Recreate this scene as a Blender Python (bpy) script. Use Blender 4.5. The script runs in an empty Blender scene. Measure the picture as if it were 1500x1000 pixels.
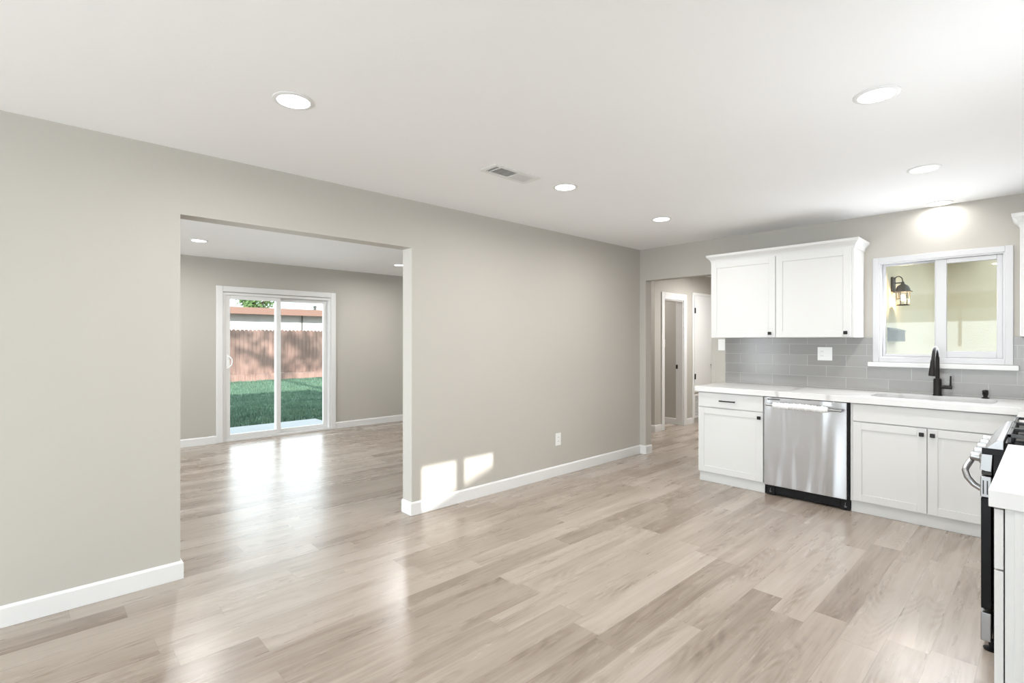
import bpy, bmesh, math, random
from mathutils import Vector, Matrix
random.seed(7)
scn = bpy.context.scene
COL = scn.collection
PI = math.pi

# ------------------------------------------------------------------ camera
cam_d = bpy.data.cameras.new('camera')
cam_d.sensor_width = 36.0
cam_d.lens = 747.4 / 1500 * 36.0
cam_d.shift_y = -0.0009
cam_d.clip_start = 0.02
cam_d.clip_end = 200
cam = bpy.data.objects.new('camera', cam_d)
COL.objects.link(cam)
cam.location = (3.4067, -5.3259, 1.3533)
cam.rotation_euler = (PI / 2, 0, 0.8147)
scn.camera = cam

# ------------------------------------------------------------------ colour management, sky, sun, daylight, added fill
vs = scn.view_settings
vs.view_transform = 'Standard'
vs.look = 'None'
vs.exposure = 0.5
vs.gamma = 1.0
vs.use_curve_mapping = False
wd = bpy.data.worlds.new('sky')
scn.world = wd
wd.use_nodes = True
bg = wd.node_tree.nodes['Background']
bg.inputs[0].default_value = (0.80, 0.94, 1.0, 1)
bg.inputs[1].default_value = 1.8

SUN_DZ, SUN_DY = 0.389, 0.08                     # fall and drift per metre travelled towards -X
sd = bpy.data.lights.new('sun', 'SUN')
sd.energy = 5.0
sd.angle = math.radians(0.6)
sd.color = (1.0, 0.955, 0.90)
sun = bpy.data.objects.new('sun', sd)
COL.objects.link(sun)
sun.location = (20, -5, 12)
sun.rotation_euler = Vector((-1, SUN_DY, -SUN_DZ)).to_track_quat('-Z', 'Y').to_euler()


def area(name, loc, direction, sx, sy, power, color=(1, 1, 1)):
    d = bpy.data.lights.new(name, 'AREA')
    d.shape = 'RECTANGLE'
    d.size, d.size_y = sx, sy
    d.energy = power
    d.color = color
    o = bpy.data.objects.new(name, d)
    COL.objects.link(o)
    o.location = loc
    o.rotation_euler = Vector(direction).to_track_quat('-Z', 'Y').to_euler()
    return o


area('front_fill', (1.95, -9.92, 1.1), (0, 1, 0.9), 3.3, 1.9, 130, (0.86, 0.935, 1.0))  # fill added behind the camera, tilted up to brighten the ceiling
area('living_fill', (-2.1, -9.92, 1.1), (0, 1, 1.1), 2.6, 1.9, 235, (0.86, 0.935, 1.0))  # added fill for the living room, from an invented opening
area('side_fill', (3.9, -6.6, 1.2), (-1, 0.3, 0.9), 1.5, 1.3, 26, (0.86, 0.935, 1.0))  # extra fill added out of view on the right, aimed upwards
area('daylight_kitchen_window', (2.77, -0.035, 1.55), (-0.25, -1.0, 0.1), 0.74, 0.66, 8, (0.90, 0.95, 1.0))
area('daylight_counter_window', (3.91, -3.03, 1.5), (-1, 0.5, 0.1), 0.7, 0.7, 10, (0.88, 0.94, 1.0))
area('daylight_patio_door', (-4.32, -2.737, 1.02), (1, 0, 0), 1.4, 1.85, 12, (0.90, 0.95, 1.0))

# ------------------------------------------------------------------ material helpers
def srgb(r, g, b):
    f = lambda c: (c / 255 / 12.92) if c / 255 <= 0.04045 else ((c / 255 + 0.055) / 1.055) ** 2.4
    return (f(r), f(g), f(b), 1)


class NT:
    def __init__(s, name):
        s.m = bpy.data.materials.new(name)
        s.m.use_nodes = True
        s.t = s.m.node_tree
        s.b = s.t.nodes['Principled BSDF']
        s.out = s.t.nodes['Material Output']

    def n(s, kind, **kw):
        nd = s.t.nodes.new(kind)
        for k, v in kw.items():
            setattr(nd, k, v)
        return nd

    def l(s, a, b):
        s.t.links.new(a, b)

    def math(s, op, a, b=None, c=None):
        nd = s.n('ShaderNodeMath', operation=op)
        for i, v in enumerate((a, b, c)):
            if v is None:
                continue
            if isinstance(v, (int, float)):
                nd.inputs[i].default_value = v
            else:
                s.l(v, nd.inputs[i])
        return nd.outputs[0]

    def mix(s, fac, a, b, mode='MIX'):
        nd = s.n('ShaderNodeMix', data_type='RGBA', blend_type=mode)
        for i, v in ((0, fac), (6, a), (7, b)):
            if isinstance(v, (int, float, tuple)):
                nd.inputs[i].default_value = v
            else:
                s.l(v, nd.inputs[i])
        return nd.outputs[2]

    def coords(s, scale=(1, 1, 1), loc=(0, 0, 0), rot=(0, 0, 0)):
        tc = s.n('ShaderNodeTexCoord')
        mp = s.n('ShaderNodeMapping')
        mp.inputs['Scale'].default_value = scale
        mp.inputs['Location'].default_value = loc
        mp.inputs['Rotation'].default_value = rot
        s.l(tc.outputs['Object'], mp.inputs[0])
        return mp.outputs[0]

    def noise(s, vec, scale, detail=3, rough=0.5, dist=0):
        nd = s.n('ShaderNodeTexNoise')
        nd.inputs['Scale'].default_value = scale
        nd.inputs['Detail'].default_value = detail
        nd.inputs['Roughness'].default_value = rough
        nd.inputs['Distortion'].default_value = dist
        s.l(vec, nd.inputs['Vector'])
        return nd.outputs[0]

    def ramp(s, fac, stops):
        nd = s.n('ShaderNodeValToRGB')
        cr = nd.color_ramp
        while len(cr.elements) < len(stops):
            cr.elements.new(0.5)
        for e, (p, c) in zip(cr.elements, stops):
            e.position = p
            e.color = c
        s.l(fac, nd.inputs[0])
        return nd.outputs[0]

    def bump(s, height, strength=0.2, dist=0.01):
        nd = s.n('ShaderNodeBump')
        nd.inputs['Strength'].default_value = strength
        nd.inputs['Distance'].default_value = dist
        s.l(height, nd.inputs['Height'])
        s.l(nd.outputs[0], s.b.inputs['Normal'])

    def base(s, c, rough=0.5, metal=0, spec=0.5):
        if isinstance(c, tuple):
            s.b.inputs['Base Color'].default_value = c
        else:
            s.l(c, s.b.inputs['Base Color'])
        s.b.inputs['Roughness'].default_value = rough
        s.b.inputs['Metallic'].default_value = metal
        s.b.inputs['Specular IOR Level'].default_value = spec
        return s


def paint(name, c, rough=0.6, tex=60, strength=0.05, spec=0.3, vary=0.03):
    t = NT(name)
    v = t.coords()
    n = t.noise(v, tex, 4)
    big = t.noise(v, 1.3, 2)
    dark = tuple(x * (1 - vary) for x in c[:3]) + (1,)
    t.base(t.mix(big, c, dark), rough, 0, spec)
    t.bump(n, strength, 0.004)
    return t.m


def emit(name, c, strength):
    t = NT(name)
    t.base((0.9, 0.9, 0.9, 1), 0.5)
    t.b.inputs['Emission Color'].default_value = c
    t.b.inputs['Emission Strength'].default_value = strength
    return t.m


M = {}
M['wall'] = paint('greige_wall_paint', (0.532, 0.507, 0.462, 1), 0.55, 90, 0.06, 0.3)
M['ceiling'] = paint('white_ceiling_paint', (0.93, 0.93, 0.93, 1), 0.7, 70, 0.12, 0.2)
M['trim'] = paint('white_trim_paint', (0.79, 0.79, 0.78, 1), 0.4, 20, 0.02, 0.5, 0.01)
M['cabinet'] = paint('white_cabinet_lacquer', (0.70, 0.698, 0.685, 1), 0.42, 30, 0.015, 0.4, 0.01)
M['vinyl'] = paint('white_vinyl', (0.62, 0.62, 0.63, 1), 0.35, 20, 0.01, 0.5, 0.01)
M['doorvinyl'] = paint('white_door_vinyl', (0.80, 0.80, 0.79, 1), 0.4, 20, 0.01, 0.4, 0.01)
M['plastic'] = paint('white_plastic', (0.88, 0.88, 0.86, 1), 0.35, 20, 0.0, 0.5, 0.01)
M['slot'] = paint('dark_slot', (0.05, 0.05, 0.05, 1), 0.6, 20, 0.0, 0.3)
M['ventgrey'] = paint('shadowed_duct_grey', (0.5, 0.5, 0.49, 1), 0.6, 30, 0.0, 0.3)  # shade inside the vents put into the colour
M['black'] = paint('matt_black_metal', (0.014, 0.012, 0.011, 1), 0.42, 80, 0.02, 0.3, 0.1)
M['bronze'] = paint('dark_bronze_metal', (0.07, 0.055, 0.04, 1), 0.5, 60, 0.1, 0.5, 0.2)
M['blackplastic'] = paint('black_plastic', (0.008, 0.008, 0.009, 1), 0.4, 60, 0.02, 0.2, 0.1)
M['castiron'] = paint('black_cast_iron', (0.02, 0.02, 0.02, 1), 0.35, 200, 0.1, 0.5, 0.1)
M['diffuser'] = emit('lit_lamp_diffuser', (1, 0.985, 0.96, 1), 5.0)
M['bulb'] = emit('lit_bulb', (1, 0.72, 0.38, 1), 14.0)
M['foam'] = paint('white_foam_sheet', (0.9, 0.9, 0.9, 1), 0.7, 120, 0.3, 0.3, 0.02)
M['concrete'] = paint('pale_concrete', (0.5, 0.5, 0.52, 1), 0.85, 40, 0.2, 0.2, 0.1)
M['whitewall'] = paint('white_painted_siding', (0.85, 0.85, 0.83, 1), 0.8, 30, 0.1, 0.2, 0.03)
M['fascia'] = paint('pink_tan_fascia_paint', (0.29, 0.175, 0.14, 1), 0.7, 12, 0.05, 0.2, 0.15)
M['stucco'] = paint('cream_stucco', (0.84, 0.74, 0.56, 1), 0.9, 45, 0.9, 0.1, 0.10)
M['soil'] = paint('bare_soil', (0.22, 0.17, 0.12, 1), 0.95, 20, 0.4, 0.1, 0.3)
M['roof'] = paint('grey_roofing', (0.22, 0.21, 0.2, 1), 0.9, 50, 0.4, 0.1, 0.2)
M['greybox'] = paint('grey_painted_metal', (0.10, 0.10, 0.09, 1), 0.5, 30, 0.03, 0.4, 0.1)
M['trunk'] = paint('bark', (0.14, 0.1, 0.07, 1), 0.9, 25, 0.6, 0.1, 0.3)


def steel():
    t = NT('brushed_stainless_steel')
    brush = t.noise(t.coords((2, 2, 260)), 3, 3)
    wave = t.noise(t.coords((6.5, 1, 0.9)), 1.0, 1, 0.4)
    t.base((0.50, 0.50, 0.51, 1), 0.3, 1.0)
    t.b.inputs['Anisotropic'].default_value = 0.8
    t.b.inputs['Anisotropic Rotation'].default_value = 0.25
    tg = t.n('ShaderNodeTangent', direction_type='RADIAL', axis='Z')
    t.l(tg.outputs[0], t.b.inputs['Tangent'])
    t.l(t.math('MULTIPLY_ADD', brush, 0.02, 0.27), t.b.inputs['Roughness'])
    t.bump(wave, 0.6, 0.03)
    return t.m


M['steel'] = steel()
t = NT('satin_steel_trim')
t.base((0.37, 0.37, 0.375, 1), 0.35, 1.0)
t.l(t.math('MULTIPLY_ADD', t.noise(t.coords((2, 60, 2)), 4), 0.1, 0.30), t.b.inputs['Roughness'])
M['steeltrim'] = t.m


def glass():
    t = NT('clear_window_glass')
    tr = t.n('ShaderNodeBsdfTransparent')
    tr.inputs[0].default_value = (0.97, 0.985, 0.98, 1)
    gl = t.n('ShaderNodeBsdfGlossy')
    gl.inputs['Roughness'].default_value = 0.02
    fr = t.n('ShaderNodeFresnel')
    fr.inputs[0].default_value = 1.35
    mx = t.n('ShaderNodeMixShader')
    t.l(fr.outputs[0], mx.inputs[0])
    t.l(tr.outputs[0], mx.inputs[1])
    t.l(gl.outputs[0], mx.inputs[2])
    t.l(mx.outputs[0], t.out.inputs[0])
    return t.m


M['glass'] = glass()


def blackglass():
    t = NT('black_oven_glass')
    t.base((0.008, 0.008, 0.009, 1), 0.08, 0, 0.15)
    t.l(t.math('MULTIPLY_ADD', t.noise(t.coords(), 5), 0.04, 0.06), t.b.inputs['Roughness'])
    return t.m


M['blackglass'] = blackglass()


def floor_mat():
    t = NT('light_oak_vinyl_planks')
    W, L = 0.152, 1.22
    tc = t.n('ShaderNodeTexCoord')
    sx = t.n('ShaderNodeSeparateXYZ')
    t.l(tc.outputs['Object'], sx.inputs[0])
    x, y = sx.outputs[0], sx.outputs[1]
    xs = t.math('DIVIDE', x, W)
    row = t.math('FLOOR', xs)
    wn = t.n('ShaderNodeTexWhiteNoise', noise_dimensions='1D')
    t.l(row, wn.inputs['W'])
    ys = t.math('ADD', t.math('DIVIDE', y, L), t.math('MULTIPLY', wn.outputs[0], 7.3))
    colm = t.math('FLOOR', ys)
    cb = t.n('ShaderNodeCombineXYZ')
    t.l(row, cb.inputs[0])
    t.l(colm, cb.inputs[1])
    w2 = t.n('ShaderNodeTexWhiteNoise', noise_dimensions='2D')
    t.l(cb.outputs[0], w2.inputs['Vector'])
    tone, rnd = w2.outputs[0], w2.outputs[1]
    # grain space: long in y, shifted per plank
    g = t.n('ShaderNodeVectorMath', operation='MULTIPLY_ADD')
    t.l(rnd, g.inputs[0])
    g.inputs[1].default_value = (37, 53, 11)
    t.l(tc.outputs['Object'], g.inputs[2])

    def scaled(v, s):
        m = t.n('ShaderNodeVectorMath', operation='MULTIPLY')
        t.l(v, m.inputs[0])
        m.inputs[1].default_value = s
        return m.outputs[0]
    fine = t.noise(scaled(g.outputs[0], (85, 4.0, 1)), 1.0, 4, 0.6)
    streak = t.noise(scaled(g.outputs[0], (30, 1.1, 1)), 1.0, 5, 0.65)
    mid = t.noise(scaled(g.outputs[0], (8, 0.9, 1)), 1.0, 4, 0.55)
    blot = t.noise(scaled(g.outputs[0], (9, 2.0, 1)), 1.0, 4, 0.55)
    # cathedral figure: contour lines of a slow, stretched noise field
    fld = t.noise(scaled(g.outputs[0], (4.5, 0.55, 1)), 1.0, 1.5, 0.4)
    cath = t.math('SINE', t.math('MULTIPLY', t.math('ADD', fld, t.math('MULTIPLY', fine, 0.012)), 210.0))
    figm = t.ramp(blot, [(0.46, (0, 0, 0, 1)), (0.80, (1, 1, 1, 1))])
    a = t.math('MULTIPLY', t.math('SUBTRACT', tone, 0.5), 0.34)
    b = t.math('MULTIPLY', t.math('SUBTRACT', fine, 0.5), 0.30)
    c = t.math('ADD', t.math('MULTIPLY', t.math('SUBTRACT', streak, 0.5), 0.55), t.math('MULTIPLY', t.math('SUBTRACT', mid, 0.5), 0.45))
    d = t.math('SUBTRACT', t.math('MULTIPLY', t.math('MULTIPLY', cath, figm), 0.16), t.math('MULTIPLY', figm, 0.20))
    k = t.math('ADD', t.math('ADD', t.math('ADD', a, b), t.math('ADD', c, d)), 0.56)
    colr = t.ramp(k, [(0.0, FL[0]), (0.35, FL[1]), (0.62, FL[2]), (1.0, FL[3])])
    ex = t.math('ABSOLUTE', t.math('SUBTRACT', t.math('FRACT', xs), 0.5))
    ey = t.math('ABSOLUTE', t.math('SUBTRACT', t.math('FRACT', ys), 0.5))
    seam = t.math('MAXIMUM', t.math('GREATER_THAN', ex, 0.5 - 0.0011 / W), t.math('GREATER_THAN', ey, 0.5 - 0.0013 / L))
    colr = t.mix(t.math('MULTIPLY', seam, 0.35), colr, (0.16, 0.12, 0.09, 1))
    t.base(colr, 0.3, 0, 0.7)
    t.l(t.math('MULTIPLY_ADD', mid, 0.12, 0.22), t.b.inputs['Roughness'])
    t.bump(t.math('SUBTRACT', t.math('MULTIPLY', fine, 0.25), seam), 0.10, 0.002)
    return t.m


FL = [srgb(106, 92, 79), srgb(145, 131, 118), srgb(171, 159, 147), srgb(193, 183, 173)]
M['floor'] = floor_mat()


def quartz():
    t = NT('white_quartz_with_grey_veins')
    v = t.coords((1, 1, 1), (0.3, 0.1, 0), (0, 0, 0.5))
    dis = t.noise(v, 1.6, 4)
    w = t.n('ShaderNodeTexWave', wave_type='BANDS', bands_direction='DIAGONAL')
    w.inputs['Scale'].default_value = 0.55
    w.inputs['Distortion'].default_value = 9.0
    w.inputs['Detail'].default_value = 3.0
    w.inputs['Detail Scale'].default_value = 1.2
    t.l(v, w.inputs['Vector'])
    vein = t.ramp(w.outputs[1], [(0.0, (1, 1, 1, 1)), (0.025, (0.25, 0.25, 0.25, 1)), (0.07, (0, 0, 0, 1)), (1.0, (0, 0, 0, 1))])
    c = t.mix(t.math('MULTIPLY', vein, t.math('MULTIPLY', dis, 0.9)), (0.74, 0.735, 0.725, 1), (0.40, 0.385, 0.37, 1))
    t.base(c, 0.25, 0, 0.5)
    return t.m


M['quartz'] = quartz()


def tile():
    t = NT('grey_glazed_subway_tile')
    tc = t.n('ShaderNodeTexCoord')
    sp = t.n('ShaderNodeSeparateXYZ')
    t.l(tc.outputs['Object'], sp.inputs[0])
    cb = t.n('ShaderNodeCombineXYZ')
    t.l(t.math('ADD', sp.outputs[0], -1.197 + 3.12), cb.inputs[0])
    t.l(t.math('ADD', sp.outputs[2], -0.8265), cb.inputs[1])
    br = t.n('ShaderNodeTexBrick')
    br.offset = 0.5
    br.inputs['Scale'].default_value = 1.0
    br.inputs['Brick Width'].default_value = 0.312
    br.inputs['Row Height'].default_value = 0.0985
    br.inputs['Mortar Size'].default_value = 0.0022
    br.inputs['Mortar Smooth'].default_value = 0.3
    br.inputs['Color1'].default_value = srgb(147, 145, 142)
    br.inputs['Color2'].default_value = srgb(155, 153, 150)
    br.inputs['Mortar'].default_value = srgb(180, 178, 175)
    t.l(cb.outputs[0], br.inputs['Vector'])
    t.base(br.outputs[0], 0.2, 0, 0.35)
    wob = t.noise(t.coords(), 9, 2)
    t.bump(t.math('SUBTRACT', t.math('MULTIPLY', wob, 0.5), br.outputs[1]), 0.25, 0.003)
    return t.m


M['tile'] = tile()


def fencewood():
    t = NT('weathered_redwood_boards')
    info = t.n('ShaderNodeObjectInfo')
    v = t.coords((14, 14, 0.8))
    n = t.noise(v, 1.4, 5, 0.6)
    c = t.ramp(n, [(0.2, (0.17, 0.098, 0.08, 1)), (0.5, (0.32, 0.205, 0.175, 1)), (0.85, (0.42, 0.28, 0.235, 1))])
    tint = t.math('MULTIPLY_ADD', info.outputs['Random'], 0.35, 0.78)
    cc = t.n('ShaderNodeCombineColor')
    for i in range(3):
        t.l(tint, cc.inputs[i])
    t.base(t.mix(1.0, c, cc.outputs[0], 'MULTIPLY'), 0.85, 0, 0.2)
    t.bump(n, 0.3, 0.01)
    return t.m


M['fence'] = fencewood()


def grassmat(name, a, b):
    t = NT(name)
    n = t.noise(t.coords(), 1.1, 4, 0.6)
    n2 = t.noise(t.coords(), 25, 3, 0.6)
    t.base(t.ramp(t.math('ADD', t.math('MULTIPLY', n, 0.6), t.math('MULTIPLY', n2, 0.4)), [(0.3, a), (0.7, b)]), 0.8, 0, 0.2)
    return t.m


M['grass'] = grassmat('green_grass', (0.075, 0.145, 0.11, 1), (0.185, 0.285, 0.19, 1))
M['turf'] = grassmat('turf_soil', (0.055, 0.10, 0.075, 1), (0.11, 0.185, 0.125, 1))
M['leaf'] = grassmat('green_leaves', (0.10, 0.19, 0.07, 1), (0.22, 0.32, 0.12, 1))

# ------------------------------------------------------------------ mesh helpers
class MB:
    """collects shapes in world coordinates into one mesh"""
    def __init__(s):
        s.bm = bmesh.new()

    def box(s, x0, x1, y0, y1, z0, z1):
        vs_ = [s.bm.verts.new((x, y, z)) for x in (x0, x1) for y in (y0, y1) for z in (z0, z1)]
        for f in ((0, 1, 3, 2), (4, 6, 7, 5), (0, 4, 5, 1), (2, 3, 7, 6), (0, 2, 6, 4), (1, 5, 7, 3)):
            s.bm.faces.new([vs_[i] for i in f])
        return s

    def loft(s, rings, closed_ring=True, cap=True):
        vv = [[s.bm.verts.new(p) for p in r] for r in rings]
        n = len(vv[0])
        for a, b in zip(vv, vv[1:]):
            for i in range(n if closed_ring else n - 1):
                j = (i + 1) % n
                s.bm.faces.new((a[i], a[j], b[j], b[i]))
        if cap and closed_ring:
            s.bm.faces.new(vv[0][::-1])
            s.bm.faces.new(vv[-1])
        return s

    def cyl(s, p0, p1, r0, r1=None, n=20):
        r1 = r0 if r1 is None else r1
        p0, p1 = Vector(p0), Vector(p1)
        d = (p1 - p0).normalized()
        u = d.orthogonal().normalized()
        w = d.cross(u)
        ring = lambda p, r: [p + (u * math.cos(2 * PI * i / n) + w * math.sin(2 * PI * i / n)) * r for i in range(n)]
        return s.loft([ring(p0, r0), ring(p1, r1)])

    def tube(s, pts, r, n=12):
        pts = [Vector(p) for p in pts]
        rs = r if isinstance(r, (list, tuple)) else [r] * len(pts)
        rings = []
        u = None
        for i, p in enumerate(pts):
            d = (pts[min(i + 1, len(pts) - 1)] - pts[max(i - 1, 0)]).normalized()
            if u is None:
                u = d.orthogonal().normalized()
            u = (u - d * u.dot(d)).normalized()
            w = d.cross(u)
            rings.append([p + (u * math.cos(2 * PI * k / n) + w * math.sin(2 * PI * k / n)) * rs[i] for k in range(n)])
        return s.loft(rings)

    def lathe(s, c, prof, n=28):
        """prof: (r, z) pairs about the vertical axis through c"""
        rings = [[(c[0] + r * math.cos(2 * PI * k / n), c[1] + r * math.sin(2 * PI * k / n), c[2] + z) for k in range(n)] for r, z in prof]
        return s.loft(rings)

    def ring(s, c, prof, n=28):
        """a closed profile swept round the vertical axis through c"""
        vv = [[s.bm.verts.new((c[0] + r * math.cos(2 * PI * k / n), c[1] + r * math.sin(2 * PI * k / n), c[2] + z)) for r, z in prof] for k in range(n)]
        for k in range(n):
            a, b = vv[k], vv[(k + 1) % n]
            for i in range(len(prof)):
                j = (i + 1) % len(prof)
                s.bm.faces.new((a[i], b[i], b[j], a[j]))
        return s

    def prism(s, poly, axis, a, b):
        """poly in the two other axes, extruded along axis from a to b"""
        def P(p, t):
            q = list(p)
            q.insert(axis, t)
            return q
        return s.loft([[P(p, a) for p in poly], [P(p, b) for p in poly]])

    def done(s, name, mat, parent=None, bevel=0, smooth=False, seg=2):
        bm = s.bm
        off = Vector(parent_world(parent)) if parent else Vector((0, 0, 0))
        for v in bm.verts:
            v.co -= off
        bmesh.ops.recalc_face_normals(bm, faces=bm.faces)
        me = bpy.data.meshes.new(name)
        bm.to_mesh(me)
        bm.free()
        me.materials.append(mat)
        if smooth:
            for p in me.polygons:
                p.use_smooth = True
            me.set_sharp_from_angle(angle=math.radians(40))
        o = bpy.data.objects.new(name, me)
        COL.objects.link(o)
        if parent:
            o.parent = parent
        if bevel:
            md = o.modifiers.new('bevel', 'BEVEL')
            md.width = bevel
            md.segments = seg
            md.limit_method = 'ANGLE'
            md.angle_limit = math.radians(40)
        return o


def parent_world(p):
    v = Vector((0, 0, 0))
    while p:
        v = v + p.location
        p = p.parent
    return v


def thing(name, label, cat, loc, group=None):
    o = bpy.data.objects.new(name, None)
    COL.objects.link(o)
    o.empty_display_size = 0.1
    o.location = loc
    return tag(o, label, cat, group)


def tag(o, label, cat, group=None, kind=None):
    o['label'] = label
    o['category'] = cat
    if group:
        o['group'] = group
    if kind:
        o['kind'] = kind
    return o


def struct(o):
    o['kind'] = 'structure'
    return o


def dup(root, loc, label, group=None):
    def cp(o, par):
        c = o.copy()
        COL.objects.link(c)
        if par:
            c.parent = par
        for ch in list(o.children):
            cp(ch, c)
        return c
    r = cp(root, None)
    r.location = loc
    r['label'] = label
    if group:
        r['group'] = group
    return r


def wall(name, axis, p0, p1, a0, a1, z0, z1, holes=(), mat=None):
    """axis 0: slab x in p0..p1 running along y; axis 1: slab y in p0..p1 running along x"""
    As = sorted({a0, a1, *[h[0] for h in holes], *[h[1] for h in holes]})
    m = MB()
    for i in range(len(As) - 1):
        b0, b1 = As[i], As[i + 1]
        spans = [(z0, z1)]
        for h in holes:
            if h[0] <= b0 + 1e-6 and h[1] >= b1 - 1e-6:
                spans = [(z0, h[2]), (h[3], z1)]
        for s0, s1 in spans:
            if s1 - s0 < 1e-4:
                continue
            if axis == 0:
                m.box(p0, p1, b0, b1, s0, s1)
            else:
                m.box(b0, b1, p0, p1, s0, s1)
    bmesh.ops.remove_doubles(m.bm, verts=m.bm.verts, dist=1e-5)
    seen = {}
    for f in list(m.bm.faces):                       # drop the faces where two pieces meet
        k = tuple(round(c, 4) for c in f.calc_center_median()) + (round(f.calc_area(), 4),)
        if k in seen:
            m.bm.faces.remove(f)
            if seen[k].is_valid:
                m.bm.faces.remove(seen[k])
        else:
            seen[k] = f
    return struct(m.done(name, mat or M['wall']))


# ================================================================== SETTING
H = 2.44
FX = -4.153                                            # far wall of the living room
struct(MB().box(-4.2, 3.92, -10.0, 0.0, -0.06, 0).box(-2.6, 1.0, 0.0, 4.0, -0.06, 0).done('floor', M['floor']))
struct(MB().box(-4.28, 4.04, -10.12, 0.12, H, H + 0.1).box(-2.72, 1.1, 0.12, 4.1, H, H + 0.1).done('ceiling', M['ceiling']))
wall('wall_left', 0, -0.13, 0, -10.0, 0, 0, H, [(-4.707, -3.18, 0, 2.072)])
wall('wall_back', 1, 0, 0.12, -4.28, 4.04, 0, H, [(0.08, 0.885, 0, 2.066), (2.37, 3.17, 1.205, 2.03)])
WY = [(-3.41, -3.07), (-2.985, -2.665)]                # clear panes of the side window
wall('wall_right', 0, 3.92, 4.04, -10.12, 0, 0, H, [(-3.45, -2.625, 1.0, 1.97), (-7.4, -5.8, 0.6, 2.0)])
wall('wall_front', 1, -10.12, -10.0, -4.28, 3.92, 0, H, [(0.3, 3.6, 0.15, 2.15), (-3.4, -0.8, 0.2, 2.1)])
wall('wall_far', 0, -4.28, FX, -10.0, 0, 0, H, [(-3.475, -2.0, 0.0, 1.995)])
wall('wall_hall_left', 0, -0.755, -0.635, 1.39, 4.0, 0, H, [(1.645, 2.24, 0, 1.99)])
wall('wall_hall_side', 1, 1.39, 1.5, -2.6, -0.755, 0, H)
wall('wall_hall_end', 1, 4.0, 4.1, -2.72, 1.1, 0, H)
wall('wall_hall_right', 0, 1.0, 1.1, 0.12, 4.0, 0, H)
wall('wall_hall_far', 0, -2.72, -2.6, 0.12, 4.0, 0, H)
wall('wall_closet_side', 1, 2.247, 2.35, -2.6, -0.755, 0, H)
struct(MB().box(-4.55, 4.32, -10.6, 0.125, H + 0.105, 2.66).box(-2.8, 2.75, 0.125, 4.3, H + 0.105, 2.66).done('roof', M['roof']))


def baseboard(name, pts, sides, h=0.102, th=0.014):
    """pts: wall line corners in order, the room lies to the left of the walk; one mitred run"""
    prof = [(0.0005, 0.001), (th, 0.001), (th, h - 0.012), (th - 0.006, h - 0.003), (0.004, h), (0.0005, h)]
    P = [Vector((p[0], p[1], 0)) for p in pts]
    rings = []
    for i, p in enumerate(P):
        d0 = (P[i] - P[i - 1]).normalized() if i else None
        d1 = (P[i + 1] - P[i]).normalized() if i + 1 < len(P) else None
        n0 = Vector((-d0.y, d0.x, 0)) if d0 else None
        n1 = Vector((-d1.y, d1.x, 0)) if d1 else None
        if n0 is None:
            mit = n1
        elif n1 is None:
            mit = n0
        else:
            mit = (n0 + n1) / (1 + n0.dot(n1))
        rings.append([p + mit * o + Vector((0, 0, z)) for o, z in prof])
    m = MB()
    m.loft(rings)
    return struct(m.done(name, M['trim']))


# room lies to the left of the walking direction
baseboard('baseboard_left', [(-0.13, -3.18), (0, -3.18), (0, 0), (0.08, 0), (0.08, 0.12)][::-1], 1)
baseboard('baseboard_left', [(0, -9.9), (0, -4.707), (-0.13, -4.707)][::-1], 1)
baseboard('baseboard_far', [(FX, -1.922), (FX, -0.001)][::-1], 1)
baseboard('baseboard_far', [(FX, -9.9), (FX, -3.552)][::-1], 1)
baseboard('baseboard_living', [(-0.13, -4.707), (-0.13, -9.9)][::-1], 1)
baseboard('baseboard_living', [(-0.13, -0.002), (-0.13, -3.18)][::-1], 1)
baseboard('baseboard_hall', [(-2.5, 1.39), (-0.635, 1.39), (-0.635, 1.565)][::-1], 1)
baseboard('baseboard_hall', [(-0.635, 2.33), (-0.635, 2.515)][::-1], 1)
baseboard('baseboard_closet', [(-2.5, 2.247), (-0.76, 2.247)][::-1], 1)
baseboard('baseboard_right', [(3.92, -3.29), (3.92, -9.9)][::-1], 1)

# ---- sliding patio door (door_1)
d1 = struct(thing('door_1', 'x', 'x', (FX, -2.737, 0)))
del d1['label'], d1['category']
Y0, Y1 = -3.55, -1.924
MB().box(FX + 0.0005, FX + 0.02, Y0, Y0 + 0.075, 0.001, 2.08).box(FX + 0.0005, FX + 0.02, Y1 - 0.075, Y1, 0.001, 2.08) \
    .box(FX + 0.0005, FX + 0.02, Y0 + 0.075, Y1 - 0.075, 2.005, 2.08).done('door_casing', M['trim'], d1, 0.004)
m = MB()
m.box(FX - 0.10, FX + 0.008, -3.474, -3.446, 0.001, 1.994).box(FX - 0.10, FX + 0.008, -2.029, -2.001, 0.001, 1.994)
m.box(FX - 0.10, FX + 0.008, -3.446, -2.029, 1.962, 1.994).box(FX - 0.10, FX + 0.008, -3.446, -2.029, 0.001, 0.03)
m.done('door_frame', M['doorvinyl'], d1, 0.003)


def sash(name, x0, x1, y0, y1, z0, z1, w, wt, wb, par):
    s_ = MB()
    s_.box(x0, x1, y0, y0 + w, z0, z1).box(x0, x1, y1 - w, y1, z0, z1)
    s_.box(x0, x1, y0 + w, y1 - w, z1 - wt, z1).box(x0, x1, y0 + w, y1 - w, z0, z0 + wb)
    so = s_.done(name, M['doorvinyl'], par, 0.003)
    MB().box((x0 + x1) / 2 - 0.004, (x0 + x1) / 2 + 0.004, y0 + w, y1 - w, z0 + wb, z1 - wt).done('glass_pane', M['glass'], so)
    return so


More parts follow.
